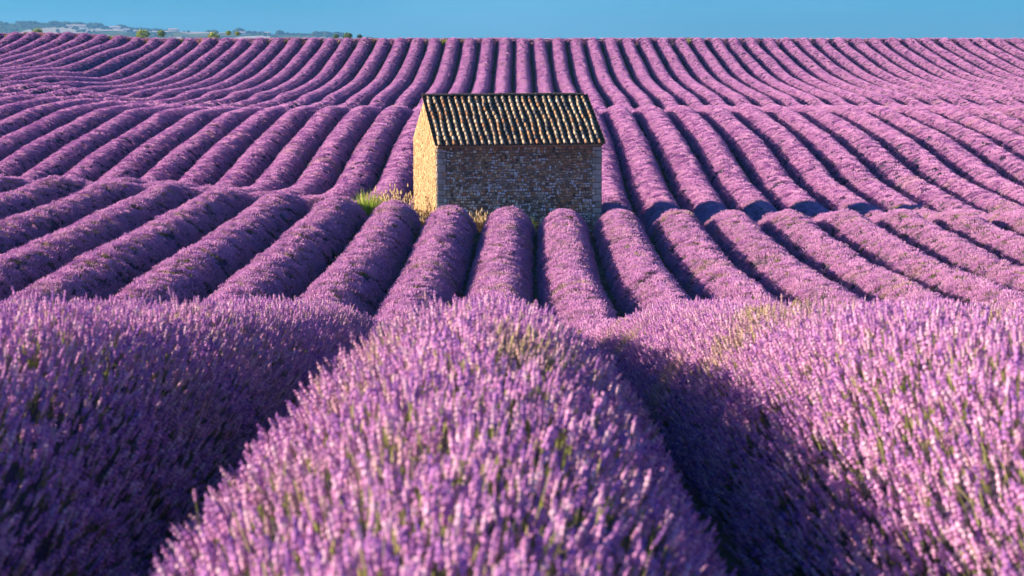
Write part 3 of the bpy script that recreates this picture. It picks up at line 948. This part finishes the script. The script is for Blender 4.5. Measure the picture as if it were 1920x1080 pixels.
grass_clump('dry_grass', p.x, 61.5, .75, .4, 1.4, 330, STRAW + GREEN[3:], 'pale straw grass with seed heads standing behind the bright green tuft', 'dry grass', seed=3, heads=.5, wb=.008)
p = place(738, 395, 62.5)
grass_clump('weed', p.x, 62.5, .35, .3, 1.7, 110, [(0.35, .28, .12), (.5, .38, .18)], 'thin brown seeding weed between the green tuft and the gable', 'weed', seed=4, heads=.9, wb=.008)
def hutp(s_, d): return hut.matrix_basis @ Vector((s_, d, 0))
bpy.context.view_layer.update()
def at_hut(s_, d):
    v = Matrix.Translation(hut.location) @ Matrix.Rotation(TH, 4, 'Z') @ Vector((s_, d, 0)); return v
v = at_hut(-0.45, 1.5)
grass_clump('dry_grass', v.x, v.y, .38, 2.2, .8, 900, STRAW + RUST, 'low golden dry grass along the foot of the sunlit gable', 'dry grass', seed=5, heads=.3, wb=.01)
v = at_hut(1.35, -.55)
grass_clump('dry_grass', v.x, v.y, .7, .3, .86, 520, RUST + STRAW, 'rust coloured dry grass against the front wall near its left corner', 'dry grass', seed=6, heads=.4, wb=.01)
v = at_hut(3.2, -.5)
grass_clump('weed', v.x, v.y, .12, .12, .95, 60, GREEN, 'single green weed in front of the middle of the front wall', 'weed', seed=7, wb=.012, lean=.2)
v = at_hut(HW + .35, -.3)
grass_clump('dry_grass', v.x, v.y, .3, .5, .55, 160, STRAW + GREEN, 'small straw coloured grass clump at the right corner of the hut', 'dry grass', seed=8, wb=.01)
p = place(583, 382, 60)
grass_clump('weed', p.x, 60.5, .5, .3, .95, 160, [(0.45, 0.42, 0.12), (.5, .4, .2), (0.6, .42, .25)], 'small yellowish weed showing between two rows left of the green tuft', 'weed', seed=9, wb=.01)

# low ground cover around the hut where no row stands
V, Fc, C = [], [], []
r = random.Random(12)
for i in range(6000):
    bx = r.uniform(-6.3, 3.3); by = r.uniform(58.8, 69.0)
    lx = (Matrix.Rotation(-TH, 4, 'Z') @ Vector((bx - hut.location.x, by - hut.location.y, 0)))
    if 0 < lx.x < HW and 0 < lx.y < HD: continue
    bz = gz(bx, by) - .01; hh = r.uniform(.08, .32); la = r.uniform(0, 6.28); w_ = .012
    c = r.choice(STRAW + GREEN + RUST); c = tuple(k_ * r.uniform(.6, 1) for k_ in c)
    i0 = len(V); px, py = math.cos(la) * w_, math.sin(la) * w_
    V += [(bx - px, by - py, bz), (bx + px, by + py, bz), (bx - py * 6, by + px * 6, bz + hh)]
    Fc.append((i0, i0 + 1, i0 + 2)); C += [c] * 3
o = mesh_obj('ground_cover', V, Fc, M_grass); set_colour(o.data, np.array(C))
tag(o, 'sparse dry grass covering the bare ground around the hut', 'grass', kind='stuff')

# dry weedy tussocks along the far end of the field
for i, x in enumerate([22, 45, 105, 170, 215, 238, 285, 345, 395, 505, 530, 560, 590, 625, 700, 805, 835, 870, 918, 1290]):
    pp = place(x, 74, 189 / math.cos(PITCH))
    warm = i % 3 != 1
    o = grass_clump('weed_tussock', pp.x, 188.2 + (i % 3) * .3, 0.7 + .3 * (i % 2), .5, 0.78 + .12 * (i % 3), 70, (RUST + STRAW[2:]) if warm else GREEN[1:] + STRAW[3:], None, None, seed=30 + i, wb=.05)
    tag(o, ('rusty dry' if warm else 'greenish straw') + ' weedy tussock at the far end of the rows on the skyline', 'tussock',
        ('rust coloured' if warm else 'greenish') + ' tussocks along the far edge of the field')

# ------------------------------------------------------------------ trees beyond the crest of the field
M_bark = noise_mat('bark', [(0.3, (0.06, 0.045, 0.035)), (0.7, (0.13, 0.10, 0.08))], scale=8)
def tree(px, py_top, depth, width_px, cols, label, seed, lobes=5):
    r = random.Random(seed)
    top = place(px, py_top - 3, depth)
    x, y = top.x, top.y
    base = gz(x, y)
    H = top.z - base; W = width_px * depth / F
    root = bpy.data.objects.new('tree', None); root.location = (x, y, base); COL.objects.link(root)
    tag(root, label, 'tree', 'trees beyond the crest of the field')
    W *= 1.5
    # trunk with limbs
    V, Fc = [], []
    def limb(a, b, r0, r1):
        a, b = Vector(a), Vector(b); z = (b - a).normalized(); xx = z.orthogonal().normalized(); yy = z.cross(xx); i0 = len(V)
        for c_, rr in ((a, r0), (b, r1)):
            for k_ in range(6): V.append(c_ + (xx * math.cos(k_ * 1.047) + yy * math.sin(k_ * 1.047)) * rr)
        for k_ in range(6): Fc.append((i0 + k_, i0 + (k_ + 1) % 6, i0 + 6 + (k_ + 1) % 6, i0 + 6 + k_))
    th = H * .32
    limb((0, 0, -.2), (0.05 * W, 0, th), .05 * W + .1, .035 * W + .05)
    cents = []
    for i in range(lobes):
        a = i * 6.283 / lobes + r.uniform(-.4, .4)
        c_ = Vector((math.cos(a) * W * .28, math.sin(a) * W * .28, th + (H - th) * r.uniform(.42, .72)))
        limb((0.05 * W, 0, th * .9), c_, .03 * W + .04, .012 * W)
        cents.append((c_, W * r.uniform(.13, .30)))
    cents.append((Vector((0, 0, H - W * .26)), W * .26))
    tr = mesh_obj('trunk', V, Fc, M_bark, root)
    V, Fc, C = [], [], []
    ls = W * .045
    for i in range(2600):
        c_, rr = r.choice(cents)
        d = Vector((r.gauss(0, 1), r.gauss(0, 1), r.gauss(0, 1))).normalized() * rr * r.uniform(.55, 1.08)
        d.z *= .85
        p_ = c_ + d
        n_ = Vector((r.gauss(0, 1), r.gauss(0, 1), r.gauss(0, 1))).normalized(); a_ = n_.orthogonal().normalized(); b_ = n_.cross(a_)
        s_ = ls * r.uniform(.6, 1.3); i0 = len(V)
        V += [p_ - a_ * s_, p_ + b_ * s_ * .7, p_ + a_ * s_, p_ - b_ * s_ * .7]; Fc.append((i0, i0 + 1, i0 + 2, i0 + 3))
        cc = r.choice(cols); b2 = r.uniform(.7, 1.25); C += [tuple(k_ * b2 for k_ in cc)] * 4
    cr = mesh_obj('crown', V, Fc, M_grass, root); set_colour(cr.data, np.array(C))
    return root
OLIVE = [(0.34, 0.42, 0.13), (0.38, 0.46, 0.14), (0.24, 0.33, 0.12)]
LIME = [(0.42, 0.46, 0.08), (0.50, 0.50, 0.10), (0.34, 0.40, 0.08)]
DARKG = [(0.16, 0.26, 0.13), (0.20, 0.29, 0.13)]
tree(70, 54, 420, 26, OLIVE, 'dark round tree on the skyline at far left, lower bush beside it', 1)
tree(48, 62, 400, 18, LIME, 'low yellow green bush just left of the leftmost dark tree', 2)
tree(268, 56, 430, 32, OLIVE + LIME[:1], 'wide olive green tree on the skyline left of the paired ones', 3, 7)
tree(302, 58, 440, 20, DARKG + OLIVE, 'small grey green tree touching the wide olive green one', 4)
tree(400, 61, 430, 30, LIME + OLIVE, 'low spreading green tree on the skyline beside two yellow ones', 5, 7)
tree(428, 59.5, 415, 13, LIME, 'first narrow yellow green tree right of the low spreading one', 6)
tree(445, 61, 425, 12, LIME, 'second narrow yellow green tree, just right of its taller twin', 7)
tree(630, 66, 430, 14, DARKG, 'tiny dark bush on the skyline, left of the dark tree', 8)
tree(652, 63, 430, 22, DARKG + OLIVE[:1], 'dark green tree on the skyline nearest to the hut', 9)
tree(674, 66.5, 430, 12, DARKG, 'tiny dark bush on the skyline just right of the dark tree', 10)

# ------------------------------------------------------------------ far country in the haze
def hill_mat():
    m, nt, out = new_mat('far_fields')
    b = N(nt, 'ShaderNodeBsdfDiffuse')
    tc = N(nt, 'ShaderNodeTexCoord')
    mp = N(nt, 'ShaderNodeMapping'); mp.inputs['Scale'].default_value = (0.010, 0.0022, 0.0)
    v = N(nt, 'ShaderNodeTexVoronoi', Scale=1.0)
    nt.links.new(tc.outputs['Object'], mp.inputs['Vector']); nt.links.new(mp.outputs[0], v.inputs['Vector'])
    sp = N(nt, 'ShaderNodeSeparateColor'); nt.links.new(v.outputs['Color'], sp.inputs[0])
    r = ramp(nt, [(0.0, (0.07, 0.11, 0.05)), (0.45, (0.62, 0.55, 0.44)), (0.6, (0.12, 0.17, 0.07)), (0.72, (0.75, 0.68, 0.58)), (0.88, (0.20, 0.22, 0.10))])
    r.color_ramp.interpolation = 'CONSTANT'
    nt.links.new(sp.outputs[0], r.inputs[0]); nt.links.new(r.outputs[0], b.inputs['Color']); nt.links.new(b.outputs[0], out.inputs['Surface'])
    return m
M_hill = hill_mat()
crest = [(-700, 36), (-200, 40), (0, 44), (60, 45), (130, 50), (200, 53), (300, 58), (380, 60), (480, 63), (560, 66), (650, 70), (760, 80), (900, 90)]
cx = np.array([c[0] for c in crest]); cy = np.array([c[1] for c in crest])
V, Fc = [], []
hx = np.linspace(-700, 900, 120); HY0, HY1, HY2 = 2600.0, 4600.0, 6500.0
nv = 14
def hill_h(px, t):
    """height of the far slope; t 0 (foot) .. 1 (crest)"""
    yc = np.interp(px, cx, cy) - YH
    ztop = CAMZ - yc / F * HY1
    zfoot = CAMZ - 62
    s_ = t * t * (3 - 2 * t)
    return zfoot + (ztop - zfoot) * s_ + 3.0 * (float(smooth_noise(np.array(px * .03), np.array(t * 4.0), 8)) - .5) * (t < .99)
for j in range(nv + 5):
    for px in hx:
        if j <= nv:
            t = j / nv; y = HY0 + (HY1 - HY0) * t; z = hill_h(px, t)
        else:
            t = (j - nv) / 4; y = HY1 + (HY2 - HY1) * t; z = hill_h(px, 1) * (1 - t) + (CAMZ - 64) * t
        V.append(((px - 990) / F * y, y, z))
n_ = len(hx)
Fc = [(j * n_ + i, j * n_ + i + 1, (j + 1) * n_ + i + 1, (j + 1) * n_ + i) for j in range(nv + 4) for i in range(n_ - 1)]
o = mesh_obj('hills', V, Fc, M_hill, smooth=True); tag(o, kind='structure')
# woods scattered over the far slope and its crest
V, Fc, C = [], [], []
r = random.Random(44)
def blob(c_, w, h):
    i0 = len(V); n = 7
    for (zz, rr) in ((0, .55), (.35, 1.0), (.75, .75)):
        for k_ in range(n):
            a = k_ * 6.283 / n; q_ = rr * r.uniform(.75, 1.2)
            V.append((c_[0] + math.cos(a) * w * q_, c_[1] + math.sin(a) * w * q_, c_[2] + h * zz * r.uniform(.9, 1.1)))
    V.append((c_[0], c_[1], c_[2] + h))
    for l_ in (0, 1):
        for k_ in range(n): Fc.append((i0 + l_ * n + k_, i0 + l_ * n + (k_ + 1) % n, i0 + (l_ + 1) * n + (k_ + 1) % n, i0 + (l_ + 1) * n + k_))
    for k_ in range(n): Fc.append((i0 + 2 * n + k_, i0 + 2 * n + (k_ + 1) % n, i0 + 3 * n))
    cc = r.choice([(0.05, 0.09, 0.04), (0.08, 0.12, 0.05), (0.06, 0.10, 0.06)]); C.extend([cc] * 22)
for i in range(1500):
    px = r.uniform(-100, 720)
    band = r.choice([1.0, 1.0, .97, r.uniform(.2, .95), r.uniform(.2, .95), r.uniform(.5, .9)])
    if float(smooth_noise(np.array(px * .035), np.array(band * 9), 66)) < .45: continue
    y = HY0 + (HY1 - HY0) * band; z = hill_h(px, band)
    s_ = r.uniform(.6, 1.3) * (1.3 if band > .96 and float(smooth_noise(np.array(px * .06), np.array(3.), 5)) > .6 else .7)
    blob(((px - 990) / F * y + r.uniform(-8, 8), y, z - 1), 6.5 * s_, 8.5 * s_)
o = mesh_obj('woods', V, Fc, M_grass, smooth=True); set_colour(o.data, np.array(C))
tag(o, 'hazy blue green woods on the distant slope', 'woods', kind='stuff')
# pale far buildings
M_pale = noise_mat('pale_render', [(0.3, (0.70, 0.66, 0.60)), (0.7, (0.82, 0.79, 0.74))], scale=.2)
M_rooft = noise_mat('far_roof', [(0.3, (0.55, 0.45, 0.38)), (0.7, (0.68, 0.58, 0.5))], scale=.2)
M_pane = noise_mat('far_window', [(0.3, (0.05, 0.06, 0.08)), (0.7, (0.09, 0.1, 0.12))], scale=1)
for (px, band, w, h, lab) in [(150, .86, 46, 6, 'long low pale farm building on the distant slope, widest of its kind'),
                              (222, .9, 26, 6, 'pale farm building on the distant slope, above the wide olive tree'),
                              (243, .8, 14, 6, 'small pale house on the distant slope, right of a longer pale building'),
                              (330, .9, 24, 5, 'pale building on the distant slope, between the olive tree and yellow trees'),
                              (458, .86, 18, 5, 'small pale building on the distant slope, just right of the yellow trees'),
                              (505, .9, 14, 5, 'smallest pale building, rightmost on the distant slope')]:
    y = HY0 + (HY1 - HY0) * band; z = hill_h(px, band) - .5; x = (px - 990) / F * y
    root = bpy.data.objects.new('farm_building', None); root.location = (x, y, z); COL.objects.link(root)
    tag(root, lab, 'building', 'pale buildings on the distant slope')
    D = 12
    V = [(sx * w / 2, sy * D / 2, zz) for zz in (-3, h) for sx, sy in ((-1, -1), (1, -1), (1, 1), (-1, 1))]
    mesh_obj('wall', V, [(0, 1, 5, 4), (1, 2, 6, 5), (2, 3, 7, 6), (3, 0, 4, 7)], M_pale, root)
    V = [(-w / 2 - .4, -D / 2 - .5, h), (w / 2 + .4, -D / 2 - .5, h), (w / 2 + .4, D / 2 + .5, h), (-w / 2 - .4, D / 2 + .5, h), (-w / 2 - .4, 0, h + 2.6), (w / 2 + .4, 0, h + 2.6)]
    mesh_obj('roof', V, [(0, 1, 5, 4), (2, 3, 4, 5), (0, 4, 3), (1, 2, 5), (0, 3, 2, 1)], M_rooft, root)
    nwin = max(2, int(w / 6))
    for q_ in range(nwin):
        xw = -w / 2 + w * (q_ + .5) / nwin
        V = [(xw - .6, -D / 2 - .02, h * .45), (xw + .6, -D / 2 - .02, h * .45), (xw + .6, -D / 2 - .02, h * .75), (xw - .6, -D / 2 - .02, h * .75),
             (xw - .6, -D / 2 + .1, h * .45), (xw + .6, -D / 2 + .1, h * .45), (xw + .6, -D / 2 + .1, h * .75), (xw - .6, -D / 2 + .1, h * .75)]
        mesh_obj('window', V, [(0, 1, 2, 3), (0, 4, 5, 1), (1, 5, 6, 2), (2, 6, 7, 3), (3, 7, 4, 0)], M_pane, root)

# ------------------------------------------------------------------ air
HAZE = 1
if HAZE:
    x0, x1, y0, y1, z0, z1 = -6000, 6000, -450, 7000, CAMZ - 66, CAMZ + 85
    V = [(x, y, z) for z in (z0, z1) for x, y in ((x0, y0), (x1, y0), (x1, y1), (x0, y1))]
    m, nt, out = new_mat('air')
    pv_ = N(nt, 'ShaderNodeVolumePrincipled', Density=0.00013)
    pv_.inputs['Color'].default_value = (0.22, 0.58, 1.0, 1)
    pv_.inputs['Anisotropy'].default_value = 0.2
    nt.links.new(pv_.outputs[0], out.inputs['Volume'])
    o = mesh_obj('haze', V, [(0, 3, 2, 1), (4, 5, 6, 7), (0, 1, 5, 4), (1, 2, 6, 5), (2, 3, 7, 6), (3, 0, 4, 7)], m)
    tag(o, 'thin blue summer haze over the field and the far country', 'haze', kind='stuff')
